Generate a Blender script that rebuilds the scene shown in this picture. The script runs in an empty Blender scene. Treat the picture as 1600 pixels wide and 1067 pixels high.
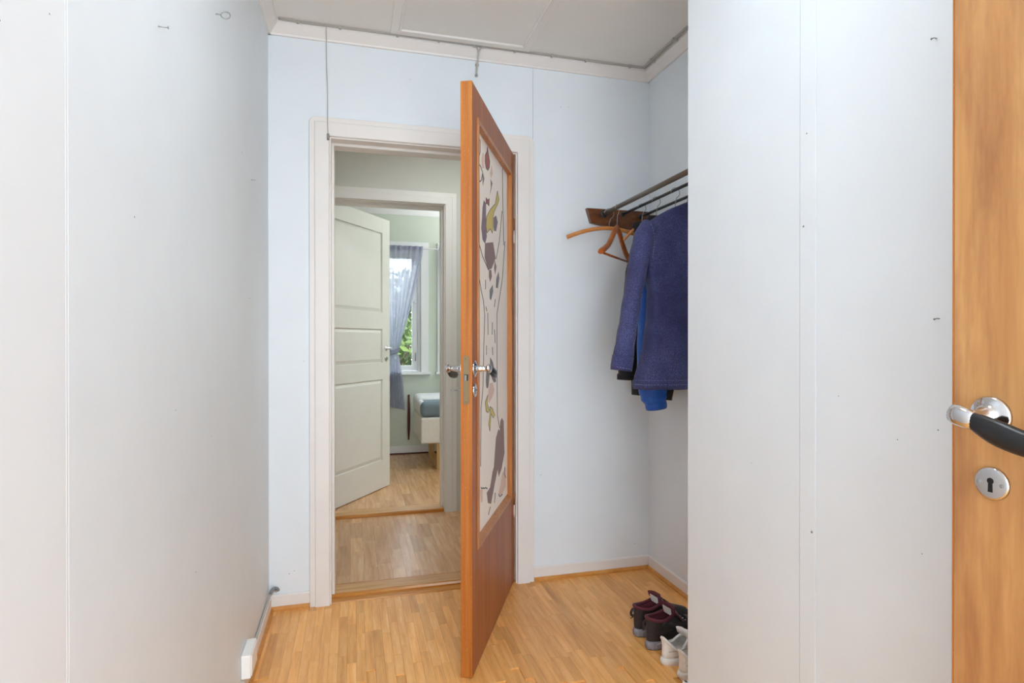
import bpy, bmesh, math, random
from mathutils import Vector, Matrix
random.seed(7)
sc = bpy.context.scene
C = sc.collection

# ------------------------------------------------------------------ camera
F_PX = 913.6
YAW, PITCH, ROLL = 0.2661, -0.0028, -0.0005
EYE = 1.14
cam_d = bpy.data.cameras.new('camera')
cam = bpy.data.objects.new('camera', cam_d)
C.objects.link(cam)
cam_d.sensor_width = 36.0
cam_d.lens = F_PX / 1600 * 36.0
cam_d.clip_start = 0.02
fw = Vector((math.sin(YAW) * math.cos(PITCH), math.cos(YAW) * math.cos(PITCH), math.sin(PITCH)))
rt = Vector((math.cos(YAW), -math.sin(YAW), 0))
up = rt.cross(fw)
r2 = rt * math.cos(ROLL) + up * math.sin(ROLL)
u2 = -rt * math.sin(ROLL) + up * math.cos(ROLL)
m3 = Matrix((r2, u2, -fw)).transposed()
cam.matrix_world = Matrix.Translation((0, 0, EYE)) @ m3.to_4x4()
sc.camera = cam

# ------------------------------------------------------------------ light
world = bpy.data.worlds.new('world')
sc.world = world
world.use_nodes = True
bg = world.node_tree.nodes['Background']
bg.inputs[0].default_value = (0.82, 0.92, 1.0, 1)
bg.inputs[1].default_value = 7.0

def lamp(name, loc, power, radius, col=(1, 1, 1)):
    d = bpy.data.lights.new(name, 'POINT')
    d.energy = power; d.shadow_soft_size = radius; d.color = col
    o = bpy.data.objects.new(name, d); C.objects.link(o); o.location = loc
    return o
def disk_light(name, loc, power, size, col):
    d = bpy.data.lights.new(name, 'AREA'); d.shape = 'DISK'; d.size = size; d.energy = power; d.color = col
    o = bpy.data.objects.new(name, d); C.objects.link(o); o.location = loc
    return o
disk_light('hall_ceiling_lamp', (0.33, 1.0, 2.43), 6.4, 0.32, (0.84, 0.935, 1.0))
disk_light('corridor_fill', (0.7, 3.05, 2.44), 9.0, 0.5, (0.93, 0.98, 1.0))  # unseen fill light added to brighten the corridor
d = bpy.data.lights.new('bedroom_fill_spot', 'SPOT'); d.energy = 125; d.spot_size = math.radians(150); d.spot_blend = 0.6; d.shadow_soft_size = 0.12; d.color = (0.97, 0.985, 1.0)  # unseen upward spot, added to lift the bedroom ceiling and walls
o = bpy.data.objects.new('bedroom_fill_spot', d); C.objects.link(o); o.location = (1.95, 4.75, 1.45); o.rotation_euler = (math.pi, 0, 0)

sc.view_settings.view_transform = 'Standard'
sc.view_settings.look = 'None'
sc.view_settings.gamma = 1.0
sc.view_settings.use_curve_mapping = False
sc.view_settings.exposure = 0.15
sc.cycles.use_denoising = True
sc.cycles.max_bounces = 16
sc.cycles.diffuse_bounces = 10
sc.cycles.transparent_max_bounces = 16

# ------------------------------------------------------------------ materials
MATS = {}
def lin(h):
    h = h.lstrip('#')
    o = []
    for i in (0, 2, 4):
        c = int(h[i:i + 2], 16) / 255
        o.append(c / 12.92 if c <= 0.04045 else ((c + 0.055) / 1.055) ** 2.4)
    return (*o, 1.0)

class NT:
    def __init__(s, name):
        s.m = bpy.data.materials.new(name); s.m.use_nodes = True
        s.t = s.m.node_tree; s.b = s.t.nodes['Principled BSDF']
        MATS[name] = s.m
    def n(s, typ, **kw):
        nd = s.t.nodes.new(typ)
        for k, v in kw.items(): setattr(nd, k, v)
        return nd
    def l(s, a, b): s.t.links.new(a, b)
    def ramp(s, fac, stops):
        r = s.n('ShaderNodeValToRGB')
        el = r.color_ramp.elements
        while len(el) < len(stops): el.new(0.5)
        for e, (p, c) in zip(el, stops): e.position = p; e.color = c
        s.l(fac, r.inputs[0]); return r.outputs[0]
    def noise(s, vec, scale, detail=4, rough=.55):
        nz = s.n('ShaderNodeTexNoise'); nz.inputs['Scale'].default_value = scale
        nz.inputs['Detail'].default_value = detail; nz.inputs['Roughness'].default_value = rough
        if vec is not None: s.l(vec, nz.inputs['Vector'])
        return nz.outputs['Fac']
    def mapped(s, vec, scale):
        mp = s.n('ShaderNodeMapping'); mp.inputs['Scale'].default_value = scale
        s.l(vec, mp.inputs['Vector']); return mp.outputs[0]
    def bump(s, h, strength, dist=.001):
        b = s.n('ShaderNodeBump'); b.inputs['Strength'].default_value = strength
        b.inputs['Distance'].default_value = dist
        s.l(h, b.inputs['Height']); s.l(b.outputs[0], s.b.inputs['Normal'])
    def mix(s, fac, a, b, typ='MIX'):
        mx = s.n('ShaderNodeMix', data_type='RGBA', blend_type=typ)
        for sock, v in ((mx.inputs[0], fac), (mx.inputs[6], a), (mx.inputs[7], b)):
            if isinstance(v, bpy.types.NodeSocket): s.l(v, sock)
            else: sock.default_value = v
        return mx.outputs[2]

def paint(name, hexc, rough=.5, var=.03, bump=.12, scale=6):
    t = NT(name)
    g = t.n('ShaderNodeNewGeometry').outputs['Position']
    c = lin(hexc)
    a = tuple(x * (1 - var) for x in c[:3]) + (1,); b = tuple(min(1, x * (1 + var)) for x in c[:3]) + (1,)
    t.l(t.ramp(t.noise(g, scale, 3), [(.3, a), (.7, b)]), t.b.inputs['Base Color'])
    t.b.inputs['Roughness'].default_value = rough
    if bump: t.bump(t.noise(g, 220, 3), bump, .0006)
    return t.m

def plain(name, hexc, rough=.5, metal=0.0, coat=0):
    t = NT(name)
    t.b.inputs['Base Color'].default_value = lin(hexc)
    t.b.inputs['Roughness'].default_value = rough
    t.b.inputs['Metallic'].default_value = metal
    if coat: t.b.inputs['Coat Weight'].default_value = coat
    return t.m

def wood(name, dark, mid, light, grain=(45, 45, 1.6), rough=.38, wear=0.0, wearc='#e0b48a', rnd=None, stain=None):
    """rnd: 'object' or 'island' gives each piece its own tone and grain offset"""
    t = NT(name)
    pos = t.n('ShaderNodeNewGeometry')
    vec = pos.outputs['Position']
    if rnd:
        rv = t.n('ShaderNodeObjectInfo').outputs['Random'] if rnd == 'object' else pos.outputs['Random Per Island']
        mul = t.n('ShaderNodeMath', operation='MULTIPLY'); mul.inputs[1].default_value = 37.0; t.l(rv, mul.inputs[0])
        cb = t.n('ShaderNodeCombineXYZ'); t.l(mul.outputs[0], cb.inputs[0]); t.l(mul.outputs[0], cb.inputs[1])
        ad = t.n('ShaderNodeVectorMath', operation='ADD'); t.l(vec, ad.inputs[0]); t.l(cb.outputs[0], ad.inputs[1])
        vec = ad.outputs[0]
    v = t.mapped(vec, grain)
    n1 = t.noise(v, 1.0, 6, .6)
    col = t.ramp(n1, [(.28, lin(dark)), (.5, lin(mid)), (.72, lin(light))])
    v2 = t.mapped(vec, tuple(g * 5 for g in grain))
    n2 = t.noise(v2, 1.0, 3, .6)
    col = t.mix(t.ramp(n2, [(.3, (.35, .35, .35, 1)), (.55, (0, 0, 0, 1))]), col, lin(dark))
    if rnd:
        tone = t.ramp(rv, [(0, (.80, .76, .70, 1)), (.35, (.98, .97, .96, 1)), (.7, (1.0, 1.0, 1.0, 1)), (1, (1.10, 1.10, 1.08, 1))])
        col = t.mix(1.0, col, tone, 'MULTIPLY')
    if stain:
        big = t.noise(t.mapped(vec, (9, 9, 1.6)), 1.6, 5, .65)
        col = t.mix(t.ramp(big, [(.46, (0, 0, 0, 1)), (.68, (.75, .75, .75, 1))]), col, lin(stain))
    if wear:
        w = t.noise(t.mapped(vec, (300, 300, 110)), 1.0, 4, .75)
        col = t.mix(t.ramp(w, [(.66 - wear * .06, (0, 0, 0, 1)), (.74, (.6, .6, .6, 1))]), col, lin(wearc))
    t.l(col, t.b.inputs['Base Color'])
    t.b.inputs['Roughness'].default_value = rough
    t.bump(n2, .03, .0002)
    return t.m

def fabric(name, a, b, scale=900, rough=.9, bump=.5, alt=None):
    t = NT(name)
    vec = t.n('ShaderNodeNewGeometry').outputs['Position']
    n1 = t.noise(t.mapped(vec, (1, 1, .6)), scale, 2, .7)
    col = t.ramp(n1, [(.35, lin(a)), (.68, lin(b))])
    if alt:
        n3 = t.noise(vec, 6, 3); col = t.mix(t.ramp(n3, [(.4, (0, 0, 0, 1)), (.7, (.7, .7, .7, 1))]), col, lin(alt))
    t.l(col, t.b.inputs['Base Color'])
    t.b.inputs['Roughness'].default_value = rough
    t.b.inputs['Sheen Weight'].default_value = .08
    t.bump(n1, bump, .0008)
    return t.m

paint('wall_paint', '#dfe7ed', .45, .015)
paint('wall_paint_lit', '#e1e7ec', .45, .015)  # same wall paint, the near panel's extra light mixed into the colour
paint('trim_white', '#e2dfdc', .38, .02, .05)
paint('ceiling_paint', '#e3e1dc', .6, .015, .06)
paint('corridor_paint', '#c9cac2', .6, .02)
paint('bedroom_paint', '#d2dacf', .6, .02)
paint('door_white', '#dedcd7', .4, .015, .05)
paint('bedroom_white', '#eeeff2', .5, .01, .04)
plain('chrome', '#d8d8da', .12, 1.0)
plain('steel', '#a2a4a6', .4, .7)
plain('brass', '#9c8a6c', .45, 1.0)
plain('hinge_brass', '#b98a3e', .35, 1.0)
plain('black_grip', '#1e1f22', .32)
plain('dark_hole', '#0c0b0b', .8)
plain('cable_white', '#b3b0aa', .45)
plain('plastic_white', '#eeeeec', .3)
plain('hole_grey', '#85888a', .9)
plain('floor_gap', '#6b4423', .8)
wood('door_wood', '#8c4a22', '#a25c2f', '#b46f3d', (38, 38, 1.2), .46)
wood('door_wood_edge', '#9c561c', '#b36b28', '#c28038', (60, 60, 2.0), .42, wear=1)
wood('door_wood_right', '#ae7a47', '#c28f58', '#cf9f68', (26, 26, 1.2), .4, stain='#98623c')
wood('moulding_wood', '#9a5a26', '#b26f34', '#c4874a', (60, 60, 3), .35, wear=.3)
wood('floor_wood', '#d69450', '#eeb064', '#f6c480', (55, 4, 55), .34, rnd='object')
wood('floor_wood_rest', '#d69450', '#eeb064', '#f6c480', (55, 4, 55), .34, rnd='island')
wood('far_floor_wood', '#bd8d5e', '#d6a87c', '#e4bd94', (45, 3.2, 45), .25, rnd='object')
wood('far_floor_rest', '#bd8d5e', '#d6a87c', '#e4bd94', (45, 3.2, 45), .25, rnd='island')
wood('threshold_wood', '#b07a3c', '#c99a62', '#dcb88a', (4, 45, 45), .35)
wood('threshold_amber', '#a8641a', '#c07e2c', '#cf9240', (4, 45, 45), .3)
wood('shoe_wood', '#b9772f', '#cb8c42', '#d89e58', (10, 10, 10), .4)
wood('rack_wood', '#3f2110', '#63371a', '#7d4a24', (12, 40, 40), .3)
wood('hanger_pale', '#b06c33', '#cd8b4c', '#dca066', (8, 40, 40), .35)
wood('hanger_red', '#8a4418', '#ab5a22', '#c0702f', (30, 30, 8), .28)
wood('bed_pine', '#c39a62', '#d9b27a', '#e4c390', (30, 30, 4), .45)
wood('dark_red_wood', '#3d130d', '#561c12', '#6b2618', (40, 40, 3), .4)
plain('rod_brown', '#6f665b', .38, .6)
plain('rod_dark', '#3c4044', .4, .5)
fabric('denim', '#1d2048', '#5a6196', 420, .85, .5, '#1c1e4e')
fabric('denim_thread', '#5d669c', '#7e88b5', 300, .8, .2)
fabric('blue_nylon', '#0a4fae', '#1560c0', 60, .5, .15)
fabric('light_blue_nylon', '#5b8fd0', '#6e9fd8', 60, .5, .15)
fabric('black_cloth', '#0b0b0e', '#17171b', 300, .8, .3)
fabric('boot_brown', '#1f1718', '#382c2c', 250, .75, .5)
fabric('boot_maroon', '#4a1522', '#651f30', 400, .85, .3)
fabric('boot_sole', '#77737a', '#8d888f', 120, .8, .2)
plain('boot_tread', '#1b191b', .8)
fabric('sneaker_white', '#dddad5', '#e8e6e2', 90, .55, .15)
fabric('sneaker_sole', '#d6d4d0', '#e0deda', 60, .6, .1)
fabric('sneaker_lining', '#a8a39c', '#b9b4ad', 500, .9, .3)
plain('lace_black', '#151416', .8)
plain('label_white', '#d9d7d6', .7)
fabric('sheet_white', '#e6e8ee', '#f2f3f6', 60, .8, .1)
fabric('sheet_grey', '#6f7f8c', '#7f8e99', 200, .85, .2)
fabric('bed_base_white', '#e2ddda', '#ece8e5', 80, .85, .1)
plain('panel_cream', '#f9eee2', .55)
for k, h in dict(red='#a3605a', peach='#e3c3b2', olive='#7d7a68', mauve='#81707a', yellow='#d6c06a',
                 brown='#8e7471', grey='#7d7878', line='#5d5a58').items():
    plain('paint_' + k, h, .6)

def make_special():
    t = NT('curtain_cloth')
    out = t.t.nodes['Material Output']
    vec = t.n('ShaderNodeNewGeometry').outputs['Position']
    n1 = t.noise(t.mapped(vec, (260, 260, 260)), 1.0, 2)
    col = t.ramp(n1, [(.3, lin('#c4c7db')), (.7, lin('#e2e3ee'))])
    df = t.n('ShaderNodeBsdfDiffuse'); tl = t.n('ShaderNodeBsdfTranslucent'); tp = t.n('ShaderNodeBsdfTransparent')
    t.l(col, df.inputs[0]); t.l(col, tl.inputs[0])
    m1 = t.n('ShaderNodeMixShader'); m1.inputs[0].default_value = .66; t.l(df.outputs[0], m1.inputs[1]); t.l(tl.outputs[0], m1.inputs[2])
    m2 = t.n('ShaderNodeMixShader'); m2.inputs[0].default_value = .10; t.l(m1.outputs[0], m2.inputs[1]); t.l(tp.outputs[0], m2.inputs[2])
    t.l(m2.outputs[0], out.inputs[0])
    t = NT('glass')
    out = t.t.nodes['Material Output']
    tp = t.n('ShaderNodeBsdfTransparent'); gl = t.n('ShaderNodeBsdfGlossy'); gl.inputs['Roughness'].default_value = .02
    fr = t.n('ShaderNodeFresnel'); fr.inputs[0].default_value = 1.45
    mx = t.n('ShaderNodeMixShader'); t.l(fr.outputs[0], mx.inputs[0]); t.l(tp.outputs[0], mx.inputs[1]); t.l(gl.outputs[0], mx.inputs[2])
    t.l(mx.outputs[0], out.inputs[0])
    t = NT('leaf_green')
    rnd = t.n('ShaderNodeNewGeometry').outputs['Random Per Island']
    t.l(t.ramp(rnd, [(0, lin('#22330f')), (.5, lin('#41581f')), (1, lin('#768c44'))]), t.b.inputs['Base Color'])
    t.b.inputs['Roughness'].default_value = .6
    paint('bark', '#5b4a3a', .9, .2, .4, 20)
    paint('grass_ground', '#5d7040', .9, .2, .2, 8)
make_special()

# ------------------------------------------------------------------ mesh building
class MB:
    def __init__(s): s.v = []; s.f = []; s.sm = []
    def add(s, vs, fs, smooth=False):
        b = len(s.v); s.v += [Vector(p) for p in vs]
        for f in fs: s.f.append([i + b for i in f]); s.sm.append(smooth)
        return s
    def box(s, a, b, M=None):
        x0, y0, z0 = a; x1, y1, z1 = b
        vs = [(x0, y0, z0), (x1, y0, z0), (x1, y1, z0), (x0, y1, z0), (x0, y0, z1), (x1, y0, z1), (x1, y1, z1), (x0, y1, z1)]
        if M: vs = [M @ Vector(p) for p in vs]
        return s.add(vs, [(0, 3, 2, 1), (4, 5, 6, 7), (0, 1, 5, 4), (1, 2, 6, 5), (2, 3, 7, 6), (3, 0, 4, 7)])
    def prism(s, poly, fr, d0, d1):
        """poly: 2-D points; fr(p, q, depth) -> point"""
        n = len(poly)
        vs = [fr(p, q, d0) for p, q in poly] + [fr(p, q, d1) for p, q in poly]
        fs = [tuple(range(n - 1, -1, -1)), tuple(range(n, 2 * n))] + [(i, (i + 1) % n, (i + 1) % n + n, i + n) for i in range(n)]
        return s.add(vs, fs)
    def rings(s, rs, cap0=True, cap1=True, smooth=True, closed=False):
        n = len(rs[0]); vs = [p for r in rs for p in r]; fs = []
        m = len(rs)
        for k in range(m if closed else m - 1):
            a, b = k * n, ((k + 1) % m) * n
            for i in range(n):
                j = (i + 1) % n; fs.append((a + i, a + j, b + j, b + i))
        s.add(vs, fs, smooth)
        b0 = len(s.v) - len(vs)
        if not closed:
            if cap0: s.f.append([b0 + i for i in range(n - 1, -1, -1)]); s.sm.append(False)
            if cap1: s.f.append([b0 + (m - 1) * n + i for i in range(n)]); s.sm.append(False)
        return s
    def tube(s, pts, r, n=8, up=(0, 0, 1), closed=False, flat=1.0):
        """r: number or list; flat: ratio of second radius"""
        pts = [Vector(p) for p in pts]; m = len(pts)
        rr = r if isinstance(r, (list, tuple)) else [r] * m
        rs = []; nrm = None
        for i in range(m):
            if closed: t = pts[(i + 1) % m] - pts[i - 1]
            else: t = pts[min(i + 1, m - 1)] - pts[max(i - 1, 0)]
            t.normalize()
            if nrm is None:
                nrm = Vector(up) - t * t.dot(Vector(up))
                if nrm.length < 1e-4: nrm = Vector((1, 0, 0)) - t * t.x
            else: nrm = nrm - t * t.dot(nrm)
            nrm.normalize(); bn = t.cross(nrm)
            ra = rr[i]; ra, rb = (ra if isinstance(ra, (list, tuple)) else (ra, ra * flat))
            rs.append([pts[i] + nrm * (math.cos(2 * math.pi * k / n) * ra) + bn * (math.sin(2 * math.pi * k / n) * rb) for k in range(n)])
        return s.rings(rs, smooth=n > 5, closed=closed)
    def lathe(s, prof, o, ax, n=20, smooth=True):
        """prof: (along, radius)"""
        o = Vector(o); ax = Vector(ax).normalized()
        a = ax.orthogonal().normalized(); b = ax.cross(a)
        rs = [[o + ax * h + (a * math.cos(2 * math.pi * k / n) + b * math.sin(2 * math.pi * k / n)) * max(r, 1e-5) for k in range(n)] for h, r in prof]
        return s.rings(rs, smooth=smooth)
    def build(s, name, mat, parent=None, label=None, cat=None, group=None, kind=None, bevel=0, seg=2, autosmooth=None):
        me = bpy.data.meshes.new(name)
        lo = Vector([min(p[i] for p in s.v) for i in range(3)]); hi = Vector([max(p[i] for p in s.v) for i in range(3)])
        org = (lo + hi) / 2
        if parent is None: org.z = lo.z
        me.from_pydata([p - org for p in s.v], [], s.f)
        bm = bmesh.new(); bm.from_mesh(me)
        for f, q in zip(bm.faces, s.sm): f.smooth = q
        bmesh.ops.recalc_face_normals(bm, faces=bm.faces[:])
        bm.to_mesh(me); bm.free()
        me.materials.append(MATS[mat])
        o = bpy.data.objects.new(name, me); C.objects.link(o)
        if parent is not None:
            o.parent = parent; o.location = org - WL[parent.name]
        else: o.location = org
        WL[o.name] = org.copy()
        if bevel:
            md = o.modifiers.new('bevel', 'BEVEL'); md.width = bevel; md.segments = seg; md.limit_method = 'ANGLE'; md.angle_limit = math.radians(40)
        tag(o, label, cat, group, kind)
        return o
WL = {}
def tag(o, label=None, cat=None, group=None, kind=None):
    if label: o['label'] = label
    if cat: o['category'] = cat
    if group: o['group'] = group
    if kind: o['kind'] = kind
    return o
def thing(name, loc, label, cat, group=None, kind=None):
    o = bpy.data.objects.new(name, None); C.objects.link(o); o.location = loc
    o.empty_display_size = .05
    WL[o.name] = Vector(loc)
    return tag(o, label, cat, group, kind)
def copy_part(o, parent, loc, scale=None):
    c = o.copy(); C.objects.link(c); c.parent = parent; c.location = Vector(loc) - WL[parent.name]
    if scale: c.scale = scale
    return c
def box(name, a, b, mat, parent=None, bevel=0, **kw): return MB().box(a, b).build(name, mat, parent, bevel=bevel, **kw)
def arc(cx, cy, r, a0, a1, n):
    return [(cx + r * math.cos(math.radians(a0 + (a1 - a0) * i / n)), cy + r * math.sin(math.radians(a0 + (a1 - a0) * i / n))) for i in range(n + 1)]
def XZ(p, q, d): return (p, d, q)      # polygon in x-z, depth along y
def YZ(p, q, d): return (d, p, q)      # polygon in y-z, depth along x

# ================================================================== the setting
XL, XP, XR = -0.34, 1.0, 1.425          # left wall, partition face, alcove wall
YE, YB, YB2 = -0.18, 2.635, 2.755       # entry wall, hall back wall (two faces)
YC, YC2, YW = 3.85, 3.97, 5.9           # corridor's far wall (two faces), window wall
ZC = 2.47
PIECE = {}
def unit_piece(mat):
    if mat not in PIECE:
        me = MB().box((-.5, -.5, -.5), (.5, .5, .5))
        o = me.build('strip_source', mat); PIECE[mat] = o.data
        bpy.data.objects.remove(o)
    return PIECE[mat]
def strips(floor, x0, x1, y0, y1, w, lmin, lmax, mat, rest, inview, seed):
    rnd = random.Random(seed); me = unit_piece(mat); rb = MB(); gap = .0005; cnt = 0
    x = x0
    while x < x1 - .004:
        xb = min(x + w, x1); y = y0 - rnd.uniform(0, lmax * .7)
        while y < y1:
            l = rnd.uniform(lmin, lmax)
            ya, yb = max(y, y0), min(y + l, y1)
            if yb - ya > .01:
                dz = rnd.uniform(-.0002, .0)
                if inview((x + xb) / 2, (ya + yb) / 2, yb) and cnt < 300:
                    o = bpy.data.objects.new('floor_strip', me); C.objects.link(o); o.parent = floor
                    o.location = Vector(((x + xb) / 2, (ya + yb) / 2, -.004 + dz)) - WL[floor.name]
                    o.scale = (xb - x - gap, yb - ya - gap, .008); cnt += 1
                else:
                    rb.box((x + gap / 2, ya + gap / 2, -.008 + dz), (xb - gap / 2, yb - gap / 2, dz))
            y += l
        x = xb
    if rb.v: rb.build('floor_strip_field', rest, floor, kind='stuff')
    return cnt
fl = box('floor', (-.46, -1.8, -.06), (1.55, 2.64, -.0078), 'floor_gap', label='golden wooden strip floor of the hall with the shoes', cat='floor', kind='structure')
def hall_view(x, y, yb):
    # inside the part of the floor the picture shows
    f = fw.x * x + fw.y * y
    if f < .3: return False
    px = 800 + F_PX * (rt.x * x + rt.y * y) / f; py = 533 + F_PX * EYE / f
    return 380 < px < 1078 and py < 1078
strips(fl, XL, XR, -1.8, YB, .032, .12, .34, 'floor_wood', 'floor_wood_rest', hall_view, 3)
fl2 = box('floor', (-1.3, 2.74, -.06), (2.2, 3.9, -.0078), 'floor_gap', label='tan wooden strip floor of the corridor behind the first door', cat='floor', kind='structure')
strips(fl2, -1.2, 2.1, 2.78, 3.87, .066, .22, .5, 'far_floor_wood', 'far_floor_rest', lambda x, y, yb: -.2 < x < .75, 5)
fl3 = box('floor', (-1.4, 3.9, -.06), (2.95, 6.0, -.0078), 'floor_gap', label='tan wooden strip floor of the bedroom', cat='floor', kind='structure')
strips(fl3, -1.3, 2.85, 3.94, YW, .066, .22, .5, 'far_floor_wood', 'far_floor_rest', lambda x, y, yb: -.25 < x < .95 + (y - 4) * .1, 8)

# ---- walls of the hall
S = 'structure'
wl = box('wall_left', (-.46, -1.8, -.05), (-.352, 2.74, 2.6), 'wall_paint', label='pale blue wall on the left with nails', cat='wall', kind=S)
box('wall_panel', (-.353, -1.8, 0), (-.3404, .838, 2.49), 'wall_paint_lit', wl)
box('wall_panel', (-.353, .844, 0), (XL, 2.64, 2.49), 'wall_paint', wl, bevel=.0008)
box('panel_edge_bead', (-.353, .8382, 0), (-.3402, .8438, 2.49), 'wall_paint_lit', wl)
OX0, OX1, OZ = -.112, .762, 2.03
wb = MB()
wb.box((-.46, YB + .004, -.05), (OX0, YB2, 2.6)).box((OX1, YB + .004, -.05), (1.55, YB2, 2.6)).box((OX0, YB + .004, OZ), (OX1, YB2, 2.6))
wb = wb.build('wall_back', 'wall_paint', label='pale blue wall holding the open wooden door', cat='wall', kind=S)
MB().box((-.345, YB, 0), (OX0, YB + .005, 2.49)).box((OX0, YB, OZ), (OX1, YB + .005, 2.49)).box((OX1, YB, OZ), (.8195, YB + .005, 2.49)).build('wall_panel', 'wall_paint', wb)
MB().box((.8205, YB - .0015, 0), (1.43, YB + .005, 2.49)).box((OX1, YB, 0), (.8195, YB + .005, OZ)).build('wall_panel', 'wall_paint', wb)
box('wall_right', (XR, 1.4, -.05), (1.55, 2.7, 2.6), 'wall_paint', label='shaded pale blue end wall of the coat alcove', cat='wall', kind=S)
wp = MB().box((XP + .004, -1.8, -.05), (1.10, 1.60, 2.6)).box((1.10, 1.50, -.05), (1.44, 1.60, 2.6))
wp = wp.build('wall_partition', 'wall_paint', label='pale blue partition wall between the coat alcove and the near door', cat='wall', kind=S)
MB().box((XP, -1.8, 0), (XP + .005, 1.0826, 2.49)).build('wall_panel', 'wall_paint', wp)
MB().box((XP - .001, 1.0835, 0), (XP + .005, 1.131, 2.49)).build('joint_strip', 'wall_paint', wp, bevel=.0008)
MB().box((XP, 1.1325, 0), (XP + .005, 1.6005, 2.49)).build('wall_panel', 'wall_paint', wp)
box('ceiling', (-.46, -1.8, ZC), (1.55, 2.74, 2.62), 'ceiling_paint', label='grey-white hall ceiling with square hatch', cat='ceiling', kind=S)

# ---- crown mouldings of the hall
CP = [(0, 2.418), (.010, 2.418), (.012, 2.425), (.038, 2.455), (.040, 2.4705), (0, 2.4705)]
MB().prism([(YB - a, z) for a, z in CP], YZ, XL, XR).build('trim_1', 'trim_white', label='white crown moulding above the back wall', cat='moulding', kind=S)
MB().prism([(XL + a, z) for a, z in CP], XZ, -1.8, YB).build('trim_2', 'trim_white', label='white crown moulding above the left wall', cat='moulding', kind=S)
MB().prism([(XR - a, z) for a, z in CP], XZ, 1.60, YB).build('trim_3', 'trim_white', label='white crown moulding above the alcove end wall', cat='moulding', kind=S)
# ---- baseboards with wooden shoe mouldings
def baseboard(name, label, kind_fr, fr, d0, d1, base, sgn):
    P = [(0, .02), (.011, .02), (.011, .064), (.006, .07), (0, .07)]
    b = MB().prism([(base + sgn * a, z) for a, z in P], fr, d0, d1).build(name, 'trim_white', label=label, cat='baseboard', kind=S)
    Q = [(0, 0), (.02, 0), (.02, .012), (.013, .022), (0, .022)]
    MB().prism([(base + sgn * a, z) for a, z in Q], fr, d0, d1).build('shoe_moulding', 'shoe_wood', b)
    return b
baseboard('baseboard_left', 'white baseboard with wooden strip along the left wall', 0, XZ, .845, 2.615, XL, 1)
baseboard('baseboard_back', 'short white baseboard left of the door casing', 0, YZ, XL, -.178, YB, -1)
baseboard('baseboard_back', 'white baseboard between the door casing and the alcove corner', 0, YZ, .823, XR, YB, -1)
baseboard('baseboard_right', 'white baseboard behind the shoes in the alcove', 0, XZ, 1.60, 2.615, XR, -1)
P = [(0, 0), (.012, 0), (.012, .074), (.007, .08), (0, .08)]
MB().prism([(XP - a, z) for a, z in P], XZ, .75, 1.612).box((XP - .012, 1.6005, 0), (1.42, 1.612, .08)).build('baseboard_partition', 'trim_white', label='white baseboard at the foot of the partition corner', cat='baseboard', kind=S)

# ---- casing of the first doorway
def ring_u(x0, x1, zt, w, r=0, z0=0.0):
    out = [(x0, z0)]
    if r: out += arc(x0 + r, zt - r, r, 180, 90, 6) + arc(x1 - r, zt - r, r, 90, 0, 6)
    else: out += [(x0, zt), (x1, zt)]
    out += [(x1, z0), (x1 - w, z0), (x1 - w, zt - w), (x0 + w, zt - w), (x0 + w, z0)]
    return out
def doorcase(name, label, x0, x1, zt, w, yf, sgn, y2, mat, r=.03, fillet=.022):
    """casing on face yf (sgn: direction out of the wall), lining through to y2"""
    t = thing(name, ((x0 + x1) / 2, yf, 0), label, 'door frame', kind=S)
    MB().prism(ring_u(x0, x1, zt, w, r), XZ, yf, yf + sgn * .013).build('casing_back', mat, t, bevel=.003)
    MB().prism(ring_u(x0 + fillet, x1 - fillet, zt - fillet, w - fillet), XZ, yf + sgn * .012, yf + sgn * .021).build('casing_face', mat, t, bevel=.004)
    i0, i1, iz = x0 + w, x1 - w, zt - w
    a, b = min(yf + sgn * .008, y2), max(yf + sgn * .008, y2)
    MB().prism(ring_u(i0 - .022, i1 + .022, iz + .022, .028, 0), XZ, a, b).build('lining', mat, t, bevel=.0015)
    ys = yf - sgn * .05
    MB().prism(ring_u(i0 + .005, i1 - .005, iz - .005, .013, 0), XZ, min(ys, y2), max(ys, y2)).build('door_stop', mat, t, bevel=.0015)
    return t
trim = doorcase('trim_4', 'white casing around the open wooden door', -.178, .823, 2.094, .083, YB, -1, YB2, 'trim_white')
# thin line between casing and bead
MB().prism(ring_u(-.104, .749, 2.020, .006), XZ, YB - .0185, YB - .010).build('inner_bead', 'trim_white', trim, bevel=.002)

# ---- corridor
MB().box((-1.3, YC, -.05), (-.19, YC2, 2.6)).box((.61, YC, -.05), (2.2, YC2, 2.6)).box((-.19, YC, 2.07), (.61, YC2, 2.6)).build(
    'wall_corridor', 'corridor_paint', label='grey-green corridor wall above the white bedroom doorway', cat='wall', kind=S)
MB().box((-.47, YB2, -.05), (OX0, YB2 + .006, 2.6)).box((-1.3, YB2, -.05), (-.47, YB2 + .006, 2.6)).box((OX1, YB2, -.05), (2.2, YB2 + .006, 2.6)).box((OX0, YB2, OZ), (OX1, YB2 + .006, 2.6)).build(
    'wall_corridor_near', 'corridor_paint', label='grey-green corridor side of the wall around the first door', cat='wall', kind=S)
MB().box((-1.4, 2.7, -.05), (-1.2, YC, 2.6)).build('wall_corridor_left', 'corridor_paint', label='grey-green left end of the corridor', cat='wall', kind=S)
MB().box((2.1, 2.7, -.05), (2.3, YC, 2.6)).build('wall_corridor_right', 'corridor_paint', label='grey-green right end of the corridor', cat='wall', kind=S)
box('ceiling', (-1.3, 2.74, 2.46), (2.2, 3.9, 2.62), 'ceiling_paint', label='white ceiling of the corridor', cat='ceiling', kind=S)
doorcase('trim_5', 'white casing around the bedroom doorway beyond the corridor', -.252, .667, 2.11, .078, YC, -1, YC2, 'door_white', 0.0, .03)

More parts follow.
